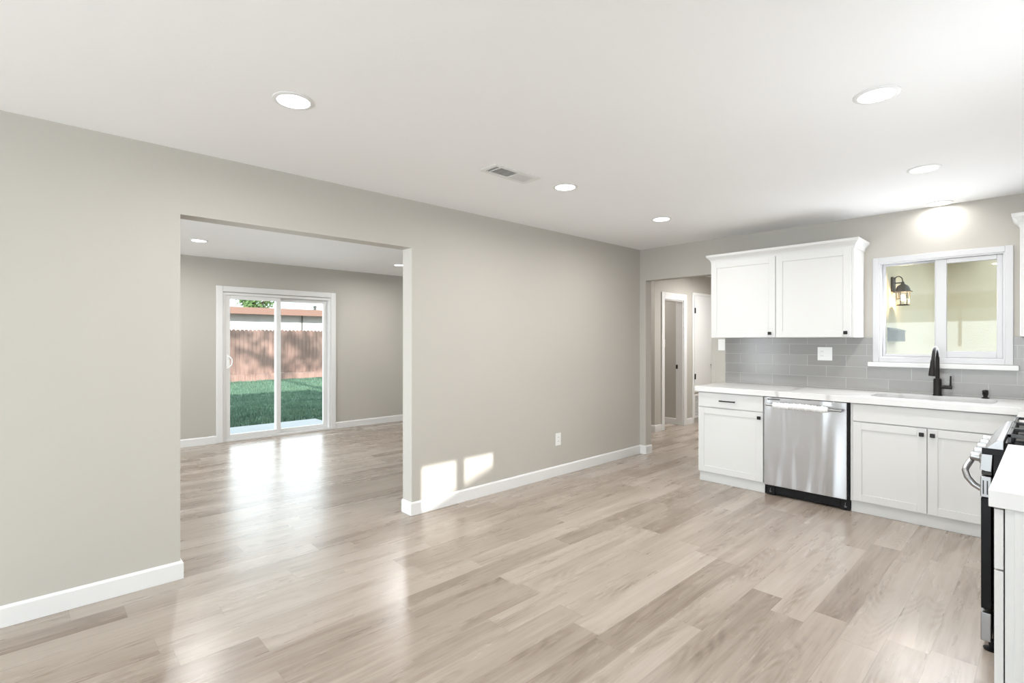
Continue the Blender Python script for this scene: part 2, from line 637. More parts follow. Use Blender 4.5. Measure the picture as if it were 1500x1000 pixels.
s1 = sash('sliding_panel', FX - 0.045, FX - 0.005, -3.445, -2.727, 0.031, 1.961, 0.062, 0.05, 0.062, d1)
sash('fixed_panel', FX - 0.092, FX - 0.05, -2.79, -2.030, 0.031, 1.961, 0.06, 0.05, 0.055, d1)
h = MB()
h.tube([(FX - 0.004, -3.412, 1.0), (FX + 0.028, -3.40, 1.0), (FX + 0.045, -3.375, 1.03), (FX + 0.048, -3.37, 1.07),
        (FX + 0.045, -3.375, 1.11), (FX + 0.028, -3.40, 1.14), (FX - 0.004, -3.412, 1.14)], 0.009)
h.box(FX - 0.005, FX + 0.004, -3.43, -3.398, 0.97, 1.17)
h.done('door_handle', M['plastic'], s1, 0, True)

# ---- doorway casing in the hall (door_2)
d2 = struct(thing('door_2', 'x', 'x', (-0.635, 1.95, 0)))
del d2['label'], d2['category']
HX = -0.635
MB().box(HX + 0.0005, HX + 0.018, 1.565, 1.645, 0.001, 2.085).box(HX + 0.0005, HX + 0.018, 2.235, 2.325, 0.001, 2.085) \
    .box(HX + 0.0005, HX + 0.018, 1.645, 2.235, 1.985, 2.085).done('door_casing', M['trim'], d2, 0.004)
MB().box(-0.756, HX, 1.6455, 1.662, 0.001, 1.989).box(-0.756, HX, 2.222, 2.2395, 0.001, 1.989) \
    .box(-0.756, HX, 1.662, 2.222, 1.968, 1.989).done('door_jamb', M['trim'], d2, 0.002)
MB().box(-0.752, -0.722, 2.214, 2.2225, 0.90, 0.965).done('strike_plate', M['black'], d2, 0.002)

# ---- linen cupboard door (door_3) above the return-air grille
d3 = struct(thing('door_3', 'x', 'x', (HX, 2.56, 0.6)))
del d3['label'], d3['category']
MB().box(HX + 0.0005, HX + 0.022, 2.575, 3.19, 0.60, 2.095).done('door_panel', M['trim'], d3, 0.003)
MB().box(HX + 0.0005, HX + 0.014, 2.52, 2.572, 0.0, 2.14).box(HX + 0.0005, HX + 0.014, 3.193, 3.26, 0.0, 2.14) \
    .box(HX + 0.0005, HX + 0.014, 2.572, 3.193, 2.098, 2.14).box(HX + 0.0005, HX + 0.014, 2.572, 3.193, 0.50, 0.597).done('door_casing', M['trim'], d3, 0.003)
for z in (1.80, 0.72):
    MB().cyl((HX + 0.026, 2.577, z), (HX + 0.026, 2.577, z + 0.09), 0.008).box(HX + 0.022, HX + 0.025, 2.58, 2.61, z, z + 0.09) \
        .done('hinge', M['black'], d3)
MB().cyl((HX + 0.022, 3.14, 0.94), (HX + 0.05, 3.14, 0.94), 0.009).cyl((HX + 0.045, 3.14, 0.94), (HX + 0.072, 3.14, 0.94), 0.026, 0.022) \
    .done('door_knob', M['black'], d3, 0.003, True)

g = thing('return_air_grille', 'white louvred return-air grille low on the hall wall under the cupboard door', 'vent grille', (HX, 2.88, 0.09))
MB().box(HX + 0.001, HX + 0.012, 2.575, 2.605, 0.085, 0.47).box(HX + 0.001, HX + 0.012, 3.16, 3.19, 0.085, 0.47) \
    .box(HX + 0.001, HX + 0.012, 2.605, 3.16, 0.44, 0.47).box(HX + 0.001, HX + 0.012, 2.605, 3.16, 0.085, 0.115).done('grille_frame', M['trim'], g)
MB().box(HX + 0.0005, HX + 0.002, 2.605, 3.16, 0.115, 0.44).done('grille_back', M['ventgrey'], g)
m = MB()
for k in range(14):
    z = 0.122 + k * 0.0228
    m.loft([[(HX + 0.002, yy, z + 0.008), (HX + 0.011, yy, z), (HX + 0.012, yy, z + 0.003), (HX + 0.003, yy, z + 0.011)] for yy in (2.606, 3.159)])
m.done('louvre_slats', M['trim'], g)

# ---- kitchen window (window_1)
w1 = struct(thing('window_1', 'x', 'x', (2.77, 0, 1.15)))
del w1['label'], w1['category']
X0, X1, Z0, Z1 = 2.334, 3.205, 1.17, 2.064
MB().box(X0, X0 + 0.045, -0.018, -0.0005, Z0, Z1).box(X1 - 0.045, X1, -0.018, -0.0005, Z0, Z1) \
    .box(X0 + 0.045, X1 - 0.045, -0.018, -0.0005, Z1 - 0.045, Z1).box(X0 + 0.045, X1 - 0.045, -0.018, -0.0005, Z0, Z0 + 0.04) \
    .done('window_casing', M['vinyl'], w1, 0.003)
m = MB()
m.box(2.371, 2.392, -0.012, 0.09, 1.206, 2.029).box(3.148, 3.169, -0.012, 0.09, 1.206, 2.029)
m.box(2.392, 3.148, -0.012, 0.09, 2.008, 2.029).box(2.392, 3.148, -0.012, 0.09, 1.206, 1.218)
m.done('window_frame', M['vinyl'], w1, 0.002)


def sashx(name, y0, y1, x0, x1, z0, z1, wl, wr, wt, wb, par):
    s_ = MB()
    s_.box(x0, x0 + wl, y0, y1, z0, z1).box(x1 - wr, x1, y0, y1, z0, z1)
    s_.box(x0 + wl, x1 - wr, y0, y1, z1 - wt, z1).box(x0 + wl, x1 - wr, y0, y1, z0, z0 + wb)
    so = s_.done(name, M['vinyl'], par, 0.003)
    ym = (y0 + y1) / 2
    MB().box(x0 + wl, x1 - wr, ym - 0.003, ym + 0.003, z0 + wb, z1 - wt).done('glass_pane', M['glass'], so)
    return so


sashx('fixed_sash', 0.045, 0.075, 2.3925, 2.792, 1.2185, 2.0075, 0.022, 0.05, 0.016, 0.02, w1)
sashx('sliding_sash', 0.008, 0.04, 2.752, 3.1475, 1.2185, 2.0075, 0.07, 0.034, 0.036, 0.052, w1)
MB().box(2.302, 3.235, -0.045, 0.0, 1.130, 1.168).done('window_sill', M['trim'], w1, 0.004)

# ---- side window that lets the sun in (window_2), unseen windows added for fill light (added_window_3, added_window_4, added_window_5)
def plain_window(name, axis, p, y0, y1, z0, z1, panes, zt, zb):
    w = struct(thing(name, 'x', 'x', ((p + 0.06, (y0 + y1) / 2, z0) if axis == 0 else ((y0 + y1) / 2, p + 0.06, z0))))
    del w['label'], w['category']
    m_ = MB()
    edges = [y0 + 0.001] + [e for pn in panes for e in pn] + [y1 - 0.001]
    def bx(a, b, c, d, k=0.0):
        if axis == 0:
            m_.box(p + 0.04, p + 0.09, a, b, c, d)
        else:
            m_.box(a, b, p + 0.04, p + 0.09, c, d)
    for i in range(0, len(edges), 2):
        bx(edges[i], edges[i + 1], z0 + 0.001, z1 - 0.001)
    for pn in panes:
        bx(pn[0], pn[1], zt, z1 - 0.001)
        bx(pn[0], pn[1], z0 + 0.001, zb)
    m_.done('window_frame', M['vinyl'], w)
    for pn in panes:
        q = MB()
        if axis == 0:
            q.box(p + 0.062, p + 0.068, pn[0], pn[1], zb, zt)
        else:
            q.box(pn[0], pn[1], p + 0.062, p + 0.068, zb, zt)
        q.done('glass_pane', M['glass'], w)
    return w


plain_window('window_2', 0, 3.92, -3.45, -2.625, 1.0, 1.97, WY, 1.915, 1.15)
plain_window('added_window_3', 1, -10.12, 0.3, 3.6, 0.15, 2.15, [(0.36, 1.92), (1.98, 3.54)], 2.09, 0.21)
plain_window('added_window_4', 1, -10.12, -3.4, -0.8, 0.2, 2.1, [(-3.34, -2.13), (-2.07, -0.86)], 2.04, 0.26)
plain_window('added_window_5', 0, 3.92, -7.4, -5.8, 0.6, 2.0, [(-7.34, -6.63), (-6.57, -5.86)], 1.94, 0.66)

# ================================================================== KITCHEN
CAB = M['cabinet']


def shaker(name, par, x0, x1, z0, z1, yf, th=0.019, rail=0.057, rec=0.007, mat=None, slab=False):
    m_ = MB()
    if slab:
        m_.box(x0, x1, yf, yf + th, z0, z1)
    else:
        m_.box(x0, x0 + rail, yf, yf + th, z0, z1).box(x1 - rail, x1, yf, yf + th, z0, z1)
        m_.box(x0 + rail, x1 - rail, yf, yf + th, z1 - rail, z1).box(x0 + rail, x1 - rail, yf, yf + th, z0, z0 + rail)
        m_.box(x0 + rail - 0.001, x1 - rail + 0.001, yf + rec, yf + th - 0.001, z0 + rail - 0.001, z1 - rail + 0.001)
    return m_.done(name, mat or CAB, par, 0.0016)


def knob(par, x, yf, z, s=0.0145):
    m_ = MB()
    m_.cyl((x, yf - 0.0002, z), (x, yf - 0.014, z), 0.006, 0.0055, 12)
    m_.box(x - s, x + s, yf - 0.027, yf - 0.013, z - s, z + s)
    return m_.done('knob', M['black'], par, 0.004, False, 3)


# ---- left base cabinet
c = thing('base_cabinet', 'white shaker base cabinet with one drawer, left of the dishwasher', 'cabinet', (1.35, -0.3, 0), 'white base cabinets')
MB().box(1.045, 1.652, -0.600, -0.003, 0.09, 0.864).done('cabinet_body', CAB, c, 0.001)
MB().box(1.047, 1.652, -0.585, -0.572, 0.001, 0.0895).box(1.047, 1.062, -0.572, -0.003, 0.001, 0.0895).done('toe_kick', CAB, c)
d = shaker('drawer', c, 1.049, 1.648, 0.722, 0.858, -0.62, slab=True)
MB().tube([(1.275, -0.6205, 0.788), (1.275, -0.645, 0.788)], 0.005).tube([(1.397, -0.6205, 0.788), (1.397, -0.645, 0.788)], 0.005) \
    .box(1.262, 1.41, -0.652, -0.641, 0.7825, 0.7935).done('drawer_handle', M['black'], d, 0.001)
d = shaker('cabinet_door', c, 1.049, 1.648, 0.100, 0.714, -0.62)
knob(d, 1.619, -0.62, 0.668)

# ---- sink cabinet
c = thing('base_cabinet', 'white shaker sink base cabinet with two doors, right of the dishwasher', 'cabinet', (2.77, -0.3, 0), 'white base cabinets')
m = MB()
m.box(2.306, 2.324, -0.600, -0.003, 0.09, 0.864).box(3.222, 3.24, -0.600, -0.003, 0.09, 0.864)
m.box(2.324, 3.222, -0.600, -0.003, 0.09, 0.108).box(2.324, 3.222, -0.012, -0.003, 0.108, 0.864)
m.box(2.324, 3.222, -0.600, -0.582, 0.715, 0.864).box(2.324, 2.345, -0.6, -0.582, 0.108, 0.715).box(2.76, 2.806, -0.6, -0.582, 0.108, 0.715)
m.done('cabinet_body', CAB, c)
MB().box(2.307, 3.24, -0.583, -0.57, 0.001, 0.0895).done('toe_kick', CAB, c)
shaker('drawer_front', c, 2.327, 3.236, 0.724, 0.858, -0.62, slab=True)
d = shaker('cabinet_door', c, 2.327, 2.781, 0.100, 0.716, -0.62)
knob(d, 2.753, -0.62, 0.673)
d = shaker('cabinet_door', c, 2.786, 3.236, 0.100, 0.716, -0.62)
knob(d, 2.815, -0.62, 0.673)

# ---- corner cabinet of the right run (beyond the range) and the near one
RX = 3.295
c = thing('base_cabinet', 'white corner base cabinet behind the black range', 'cabinet', (3.6, -1.0, 0), 'white base cabinets')
MB().box(RX, 3.917, -1.525, -0.003, 0.09, 0.864).done('cabinet_body', CAB, c, 0.001)
MB().box(RX + 0.05, 3.917, -1.525, -0.01, 0.001, 0.0895).done('toe_kick', CAB, c)
MB().box(RX - 0.02, RX - 0.0005, -1.52, -0.7, 0.10, 0.858).done('cabinet_door', CAB, c, 0.0016)

c = thing('base_cabinet', 'white base cabinet in the right foreground, in front of the range', 'cabinet', (3.6, -2.8, 0), 'white base cabinets')
MB().box(3.3105, 3.917, -3.26, -2.315, 0.09, 0.864).done('cabinet_body', CAB, c, 0.0015)
MB().box(3.3305, 3.912, -3.2655, -3.2602, 0.0, 0.864).done('end_panel', CAB, c, 0.0015)
MB().box(3.37, 3.917, -3.26, -2.315, 0.001, 0.0895).done('toe_kick', CAB, c)
MB().box(3.2875, 3.3075, -3.258, -2.32, 0.682, 0.858).done('drawer', CAB, c, 0.0016)
d = MB().box(3.2875, 3.3075, -3.258, -2.32, 0.095, 0.677).done('cabinet_door', CAB, c, 0.0016)
MB().cyl((3.2873, -2.4, 0.63), (3.26, -2.4, 0.63), 0.008).done('knob', M['black'], d)


# ---- countertops
def slab_with_hole(outer, hole, z0, z1):
    m_ = MB()
    bm = m_.bm
    vo = [bm.verts.new((x, y, z1)) for x, y in outer]
    edges = [bm.edges.new((vo[i], vo[(i + 1) % len(vo)])) for i in range(len(vo))]
    if hole:
        vh = [bm.verts.new((x, y, z1)) for x, y in hole]
        edges += [bm.edges.new((vh[i], vh[(i + 1) % len(vh)])) for i in range(len(vh))]
    r = bmesh.ops.triangle_fill(bm, use_beauty=True, use_dissolve=False, edges=edges)
    ext = bmesh.ops.extrude_face_region(bm, geom=bm.faces[:])
    for v in [g_ for g_ in ext['geom'] if isinstance(g_, bmesh.types.BMVert)]:
        v.co.z = z0
    return m_


def rrect(x0, x1, y0, y1, r, n=8):
    pts = []
    for cx, cy, a0 in ((x1 - r, y1 - r, 0), (x0 + r, y1 - r, 90), (x0 + r, y0 + r, 180), (x1 - r, y0 + r, 270)):
        for k in range(n + 1):
            a = math.radians(a0 + 90 * k / n)
            pts.append((cx + r * math.cos(a), cy + r * math.sin(a)))
    return pts


SX0, SX1, SY0, SY1 = 2.40, 3.13, -0.50, -0.115
ct = slab_with_hole([(1.022, -0.645), (3.262, -0.645), (3.262, -1.53), (3.918, -1.53), (3.918, -0.001), (1.022, -0.001)],
                    rrect(SX0, SX1, SY0, SY1, 0.09), 0.8655, 0.915).done('countertop', M['quartz'], None, 0.002)
tag(ct, 'white veined quartz countertop along the back wall with the sink cutout', 'countertop')
ct2 = MB().box(3.276, 3.918, -3.275, -2.312, 0.8655, 0.915).done('countertop', M['quartz'], None, 0.002)
tag(ct2, 'white quartz countertop end in the right foreground, in front of the range', 'countertop')

s = thing('undermount_sink', 'undermount sink bowl set into the white countertop below the window', 'sink', (2.765, -0.31, 0.66))
m = MB()
def sring(d, z, r):
    return [(x, y, z) for x, y in rrect(SX0 + d, SX1 - d, SY0 + d, SY1 - d, r)]
m.loft([sring(-0.008, 0.864, 0.098), sring(0.0, 0.864, 0.09), sring(0.004, 0.85, 0.086), sring(0.012, 0.70, 0.08), sring(0.05, 0.675, 0.05),
        sring(0.05, 0.671, 0.05), sring(-0.002, 0.69, 0.09), sring(-0.008, 0.86, 0.098)], True, False)
m.box(SX0 + 0.05, SX1 - 0.05, SY0 + 0.05, SY1 - 0.05, 0.671, 0.675)
m.done('sink_bowl', M['steeltrim'], s, 0, True)
MB().lathe((2.765, -0.31, 0.6755), [(0.045, 0.0), (0.045, 0.003), (0.03, 0.003), (0.02, 0.001)]).done('drain', M['steeltrim'], s, 0, True)

# ---- faucet
FXX, FYY = 2.775, -0.07
f = thing('kitchen_faucet', 'black pull-down kitchen faucet behind the sink under the window', 'faucet', (FXX, FYY, 0.9155))
MB().lathe((FXX, FYY, 0.9158), [(0.030, 0), (0.030, 0.006), (0.026, 0.012), (0.026, 0.125), (0.022, 0.135)]).done('faucet_body', M['black'], f, 0, True)
arc = [(FXX, FYY, 1.045), (FXX, FYY, 1.20)]
for k in range(1, 10):
    a = PI * k / 10 * 0.94
    arc.append((FXX - 0.004 * k / 10, FYY - 0.085 + 0.085 * math.cos(a), 1.20 + 0.095 * math.sin(a)))
arc.append((FXX - 0.006, FYY - 0.178, 1.19))
MB().tube(arc, 0.013, 16).done('spout', M['black'], f, 0, True)
MB().tube([(FXX - 0.006, FYY - 0.177, 1.20), (FXX - 0.008, FYY - 0.183, 1.15), (FXX - 0.010, FYY - 0.19, 1.09), (FXX - 0.0105, FYY - 0.192, 1.08)], [0.0145, 0.017, 0.0225, 0.021], 18) \
    .done('spray_head', M['black'], f, 0, True)
lv = MB()
lv.tube([(FXX + 0.02, FYY, 0.985), (FXX + 0.088, FYY, 0.985)], 0.014, 16)
lv.tube([(FXX + 0.078, FYY, 0.99), (FXX + 0.080, FYY - 0.005, 1.02), (FXX + 0.081, FYY - 0.008, 1.075)], [0.0065, 0.006, 0.0055], 12)
lv.done('faucet_handle', M['black'], f, 0, True)

f = thing('soap_dispenser', 'short black soap dispenser at the right end of the sink', 'soap dispenser', (3.055, -0.07, 0.9155))
MB().lathe((3.055, -0.07, 0.9158), [(0.022, 0), (0.022, 0.005), (0.013, 0.010), (0.013, 0.022), (0.018, 0.028), (0.018, 0.058), (0.012, 0.062)]).done('dispenser_body', M['black'], f, 0, True)
MB().tube([(3.055, -0.07, 0.966), (3.05, -0.105, 0.968), (3.049, -0.12, 0.964)], [0.007, 0.006, 0.005], 10).done('nozzle', M['black'], f, 0, True)

# ---- dishwasher
dw = thing('dishwasher', 'stainless steel dishwasher under the counter between white cabinets', 'dishwasher', (1.977, -0.3, 0))
MB().box(1.672, 2.290, -0.598, -0.02, 0.09, 0.86).done('dishwasher_body', M['blackplastic'], dw)
MB().box(1.662, 2.288, -0.632, -0.5995, 0.092, 0.861).done('door_panel', M['steel'], dw, 0.005, False, 3)
m = MB()
m.box(1.672, 2.300, -0.590, -0.575, 0.012, 0.088)
m.box(1.668, 1.74, -0.598, -0.589, 0.004, 0.088).box(2.235, 2.303, -0.598, -0.589, 0.004, 0.088)
m.box(1.742, 2.233, -0.594, -0.589, 0.03, 0.08)
m.done('toe_kick', M['blackplastic'], dw, 0.002)
for x in (1.704, 2.27):
    MB().tube([(x - 0.006, -0.599, 0.038), (x - 0.003, -0.601, 0.026), (x + 0.006, -0.601, 0.026), (x + 0.009, -0.599, 0.034)], 0.0022, 8) \
        .tube([(x, -0.5995, 0.026), (x, -0.5995, 0.062)], 0.0018, 8).done('kick_clip', M['steeltrim'], dw)
hd = MB()
hd.tube([(1.70, -0.687, 0.80), (2.265, -0.687, 0.80)], 0.0115, 16)
hd.box(1.705, 1.728, -0.684, -0.6325, 0.790, 0.810).box(2.237, 2.26, -0.684, -0.6325, 0.790, 0.810)
hd.done('towel_bar_handle', M['steeltrim'], dw, 0, True)
MB().box(1.688, 1.792, -0.6335, -0.6322, 0.838, 0.848).box(1.695, 1.70, -0.6335, -0.6322, 0.832, 0.838).done('badge', M['greybox'], dw, 0.0005)
MB().box(2.2895, 2.3005, -0.61, -0.58, 0.09, 0.864).done('gap_shade_strip', M['blackplastic'], dw)  # black strip standing in for the dark gap beside the door

fs = MB()
pts, rad = [], []
for k in range(61):
    q = k / 60
    pts.append((1.752 + 0.42 * q, -0.687 + 0.002 * math.sin(k * 1.3), 0.800 - 0.002 * math.sin(q * 9)))
    e = 1.0 if 1 < k < 59 else (0.62 if k in (0, 60) else 0.9)
    rad.append(e * (0.0250 + 0.0026 * math.sin(k * 1.9) + 0.0018 * math.sin(k * 0.83 + 1)))
# hollow, so the bar runs through it
circ = lambda p, r_: [(p[0], p[1] + r_ * math.cos(2 * PI * i / 18), p[2] + r_ * math.sin(2 * PI * i / 18)) for i in range(18)]
vv = [[fs.bm.verts.new(q) for q in circ(p, r_)] for p, r_ in zip(pts, rad)] + [[fs.bm.verts.new(q) for q in circ((pts[k][0], -0.687, 0.8), 0.0125)] for k in (60, 40, 20, 0)]
for i in range(len(vv)):
    a, b = vv[i], vv[(i + 1) % len(vv)]
    for k in range(18):
        fs.bm.faces.new((a[k], a[(k + 1) % 18], b[(k + 1) % 18], b[k]))
fo = fs.done('foam_sleeve', M['foam'], None, 0, True)
tag(fo, 'white crinkled foam sleeve wrapped around the dishwasher handle', 'packaging foam')

# ---- range
r = thing('gas_range', 'black and stainless gas range at the right edge of the photo', 'gas range', (3.55, -1.92, 0))
RY0, RY1 = -2.302, -1.54
MB().box(3.2285, 3.90, RY0 + 0.004, RY1 - 0.004, 0.045, 0.885).done('range_body', M['blackplastic'], r, 0.003)
# oven door: black glass with a steel band on top, vents in the band end
MB().box(3.190, 3.2235, RY0, RY1, 0.185, 0.668).done('oven_door', M['blackglass'], r, 0.003)
b = MB().box(3.188, 3.224, RY0 - 0.0005, RY1, 0.671, 0.762).done('door_top_band', M['steeltrim'], r, 0.003)
for x in (3.198, 3.211):
    MB().box(x - 0.0022, x + 0.0022, RY0 - 0.0016, RY0 - 0.0004, 0.684, 0.744).done('vent_slot', M['slot'], b)
MB().box(3.189, 3.223, RY0, RY1, 0.045, 0.168).done('storage_drawer', M['steeltrim'], r, 0.003)
MB().box(3.192, 3.224, RY0 + 0.001, RY1 - 0.001, 0.769, 0.782).done('vent_gap', M['slot'], r)
# sloping control panel
MB().loft([[(3.205, y, 0.784), (3.186, y, 0.79), (3.192, y, 0.862), (3.206, y, 0.885), (3.243, y, 0.925), (3.262, y, 0.925), (3.262, y, 0.884), (3.228, y, 0.860), (3.2235, y, 0.784)] for y in (RY0 + 0.001, RY1 - 0.001)]) \
    .done('control_panel', M['steeltrim'], r, 0.002)
MB().box(3.193, 3.30, RY0 - 0.001, RY0 + 0.0005, 0.858, 0.886).done('side_cap', M['blackplastic'], r, 0.001)
for k in range(5):
    y = RY0 + 0.09 + k * (RY1 - RY0 - 0.18) / 4
    kk = MB().cyl((3.189, y, 0.826), (3.182, y, 0.827), 0.026, 0.026, 20).cyl((3.182, y, 0.827), (3.148, y, 0.831), 0.020, 0.0175, 20)
    kk.done('control_knob', M['steeltrim'], r, 0.002, True)
hm = MB()
ys = (RY0 + 0.03, RY1 - 0.03)
hm.tube([(3.189, ys[0], 0.700), (3.165, ys[0], 0.715), (3.143, ys[0] + 0.004, 0.742), (3.134, ys[0] + 0.02, 0.768), (3.134, ys[0] + 0.06, 0.775),
         (3.134, ys[1] - 0.06, 0.775), (3.134, ys[1] - 0.02, 0.768), (3.143, ys[1] - 0.004, 0.742), (3.165, ys[1], 0.715), (3.189, ys[1], 0.700)], 0.0125, 14)
hm.done('oven_handle', M['steeltrim'], r, 0, True)
MB().box(3.264, 3.905, RY0 + 0.001, RY1 - 0.001, 0.8855, 0.9165).done('cooktop', M['blackglass'], r, 0.003)
gy = [RY0 + 0.012, RY0 + 0.258, RY0 + 0.504]
for k in range(3):
    ya, yb = gy[k], gy[k] + 0.242
    gm = MB()
    zt = 0.953
    for y in (ya + 0.008, yb - 0.008):
        gm.box(3.272, 3.86, y - 0.007, y + 0.007, zt - 0.013, zt)
    for x in (3.279, 3.566, 3.853):
        gm.box(x - 0.007, x + 0.007, ya + 0.001, yb - 0.001, zt - 0.013, zt)
    ymid = (ya + yb) / 2
    for xc in (3.42, 3.71):
        gm.box(xc - 0.10, xc - 0.028, ymid - 0.006, ymid + 0.006, zt - 0.010, zt + 0.002).box(xc + 0.028, xc + 0.10, ymid - 0.006, ymid + 0.006, zt - 0.010, zt + 0.002)
        gm.box(xc - 0.006, xc + 0.006, ya + 0.008, ymid - 0.028, zt - 0.010, zt + 0.002).box(xc - 0.006, xc + 0.006, ymid + 0.028, yb - 0.008, zt - 0.010, zt + 0.002)
    for x in (3.279, 3.853):
        for y in (ya + 0.008, yb - 0.008):
            gm.box(x - 0.006, x + 0.006, y - 0.006, y + 0.006, 0.917, zt - 0.012)
    gm.done('burner_grate', M['castiron'], r, 0.002)
    for xc in (3.42, 3.71):
        MB().lathe((xc, ymid, 0.917), [(0.048, 0), (0.048, 0.006), (0.036, 0.010), (0.036, 0.018), (0.030, 0.021)]).done('burner', M['castiron'], r, 0, True)
for y in (RY0 + 0.035, RY1 - 0.035):
    for x in (3.222, 3.85):
        MB().lathe((x, y, 0.0005), [(0.026, 0), (0.028, 0.006), (0.010, 0.014), (0.010, 0.046)]).done('levelling_foot', M['blackplastic'], r, 0, True)

# ---- upper cabinets
def crown(par, x0, x1, yf, z, yb=-0.0005):
    prof = [(0.0, -0.012), (0.006, -0.012), (0.008, 0.004), (0.014, 0.018), (0.030, 0.036), (0.040, 0.044), (0.042, 0.058), (0.042, 0.066), (0.0, 0.066)]
    m_ = MB()
    rings = []
    for o, dz in prof:
        rings.append([(x0 - o, yb, z + dz), (x0 - o, yf - o, z + dz), (x1 + o, yf - o, z + dz), (x1 + o, yb, z + dz)])
    # rings as columns: build per profile strip
    vv = [[m_.bm.verts.new(p) for p in q] for q in rings]
    for a, b_ in zip(vv, vv[1:]):
        for i in range(3):
            m_.bm.faces.new((a[i], a[i + 1], b_[i + 1], b_[i]))
    m_.bm.faces.new(vv[-1])
    m_.bm.faces.new([q[0] for q in vv])
    m_.bm.faces.new([q[3] for q in vv])
    return m_.done('crown_moulding', CAB, par)


c = thing('wall_cabinet', 'white two-door wall cabinet with crown moulding above the dishwasher', 'wall cabinet', (1.655, -0.17, 1.38), 'white wall cabinets')
MB().box(1.045, 2.268, -0.33, -0.0005, 1.38, 2.142).done('cabinet_body', CAB, c, 0.001)
d = shaker('cabinet_door', c, 1.048, 1.655, 1.383, 2.128, -0.35)
knob(d, 1.612, -0.35, 1.42)
d = shaker('cabinet_door', c, 1.660, 2.250, 1.383, 2.128, -0.35)
knob(d, 2.215, -0.35, 1.42)
crown(c, 1.045, 2.268, -0.33, 2.142)
c = thing('wall_cabinet', 'white wall cabinet cut off at the right edge of the photo', 'wall cabinet', (3.58, -0.17, 1.38), 'white wall cabinets')
MB().box(3.249, 3.918, -0.33, -0.0005, 1.38, 2.17).done('cabinet_body', CAB, c, 0.001)
d = shaker('cabinet_door', c, 3.252, 3.58, 1.383, 2.156, -0.35)
knob(d, 3.55, -0.35, 1.42)
d = shaker('cabinet_door', c, 3.585, 3.915, 1.383, 2.156, -0.35)
knob(d, 3.615, -0.35, 1.42)
crown(c, 3.249, 3.876, -0.33, 2.17)

# ---- backsplash
bs = MB()
bs.box(1.04, 2.3335, -0.0085, -0.0005, 0.9155, 1.3795).box(2.3335, 3.2055, -0.0085, -0.0005, 0.9155, 1.1295).box(3.2055, 3.918, -0.0085, -0.0005, 0.9155, 1.3795)
tag(bs.done('tile_backsplash', M['tile']), 'grey subway tile backsplash between the white counter and wall cabinet', 'backsplash')

# ---- outlets and switches
def plate(name, label, cat, c, axis, sgn, w, hgt, kind):
    """axis: wall normal axis, sgn: direction the plate faces"""
    o = thing(name, label, cat, c)
    def bx(m_, u0, u1, z0, z1, a, b_):
        lo, hi = sorted((c[axis] + sgn * a, c[axis] + sgn * b_))
        if axis == 0:
            m_.box(lo, hi, c[1] + u0, c[1] + u1, c[2] + z0, c[2] + z1)
        else:
            m_.box(c[0] + u0, c[0] + u1, lo, hi, c[2] + z0, c[2] + z1)
        return m_
    bx(MB(), -w / 2, w / 2, -hgt / 2, hgt / 2, 0.0005, 0.006).done('cover_plate', M['plastic'], o, 0.002)
    n = len(kind)
    for i, k in enumerate(kind):
        u = (i - (n - 1) / 2) * 0.046
        if k == 'o':
            for dz in (-0.02, 0.02):
                q = bx(MB(), u - 0.016, u + 0.016, dz - 0.014, dz + 0.014, 0.0055, 0.0078).done('receptacle', M['plastic'], o, 0.002)
                s_ = MB()
                bx(s_, u - 0.007, u - 0.005, dz - 0.004, dz + 0.006, 0.0076, 0.0082)
                bx(s_, u + 0.005, u + 0.007, dz - 0.004, dz + 0.006, 0.0076, 0.0082)
                s_.done('slots', M['slot'], q)
        else:
            bx(MB(), u - 0.016, u + 0.016, -0.033, 0.033, 0.0055, 0.009).done('rocker', M['plastic'], o, 0.002)
    return o


plate('wall_outlet', 'white outlet low on the greige wall beside the sunlit patches', 'outlet', (0, -1.48, 0.365), 0, 1, 0.078, 0.124, 'o')
plate('wall_outlet', 'white double outlet plate on the grey tile backsplash', 'outlet', (1.967, -0.0085, 1.232), 1, -1, 0.120, 0.122, 'os')
plate('light_switch', 'white switch plate beside the tile edge under the wall cabinet', 'light switch', (0.999, 0, 1.308), 1, -1, 0.074, 0.118, 's')
plate('light_switch', 'white light switch seen through the cased hall doorway', 'light switch', (-1.0, 2.247, 1.31), 1, -1, 0.085, 0.125, 's')

# ---- recessed ceiling lights, each with its own light
def ceiling_lamp(loc, label, power=8.2, col=(1.0, 0.985, 0.97)):
    o = thing('recessed_light', label, 'ceiling light', loc, 'recessed ceiling lights')
    x, y, z = loc
    MB().ring((x, y, z), [(0.070, -0.0005), (0.088, -0.0005), (0.088, -0.003), (0.078, -0.007), (0.070, -0.006)], 40).done('trim_ring', M['trim'], o, 0, True)
    MB().lathe((x, y, z), [(0.0695, -0.001), (0.0695, -0.0045), (0.05, -0.0055), (0.01, -0.006)], 40).done('diffuser', M['diffuser'], o, 0, True)
    d_ = bpy.data.lights.new('lamp_light', 'AREA')
    d_.shape = 'DISK'
    d_.size = 0.13
    d_.spread = math.radians(172)
    d_.energy = power
    d_.color = col
    q = bpy.data.objects.new('lamp_light', d_)
    COL.objects.link(q)
    q.parent = o
    q.location = (0, 0, -0.009)
    return o


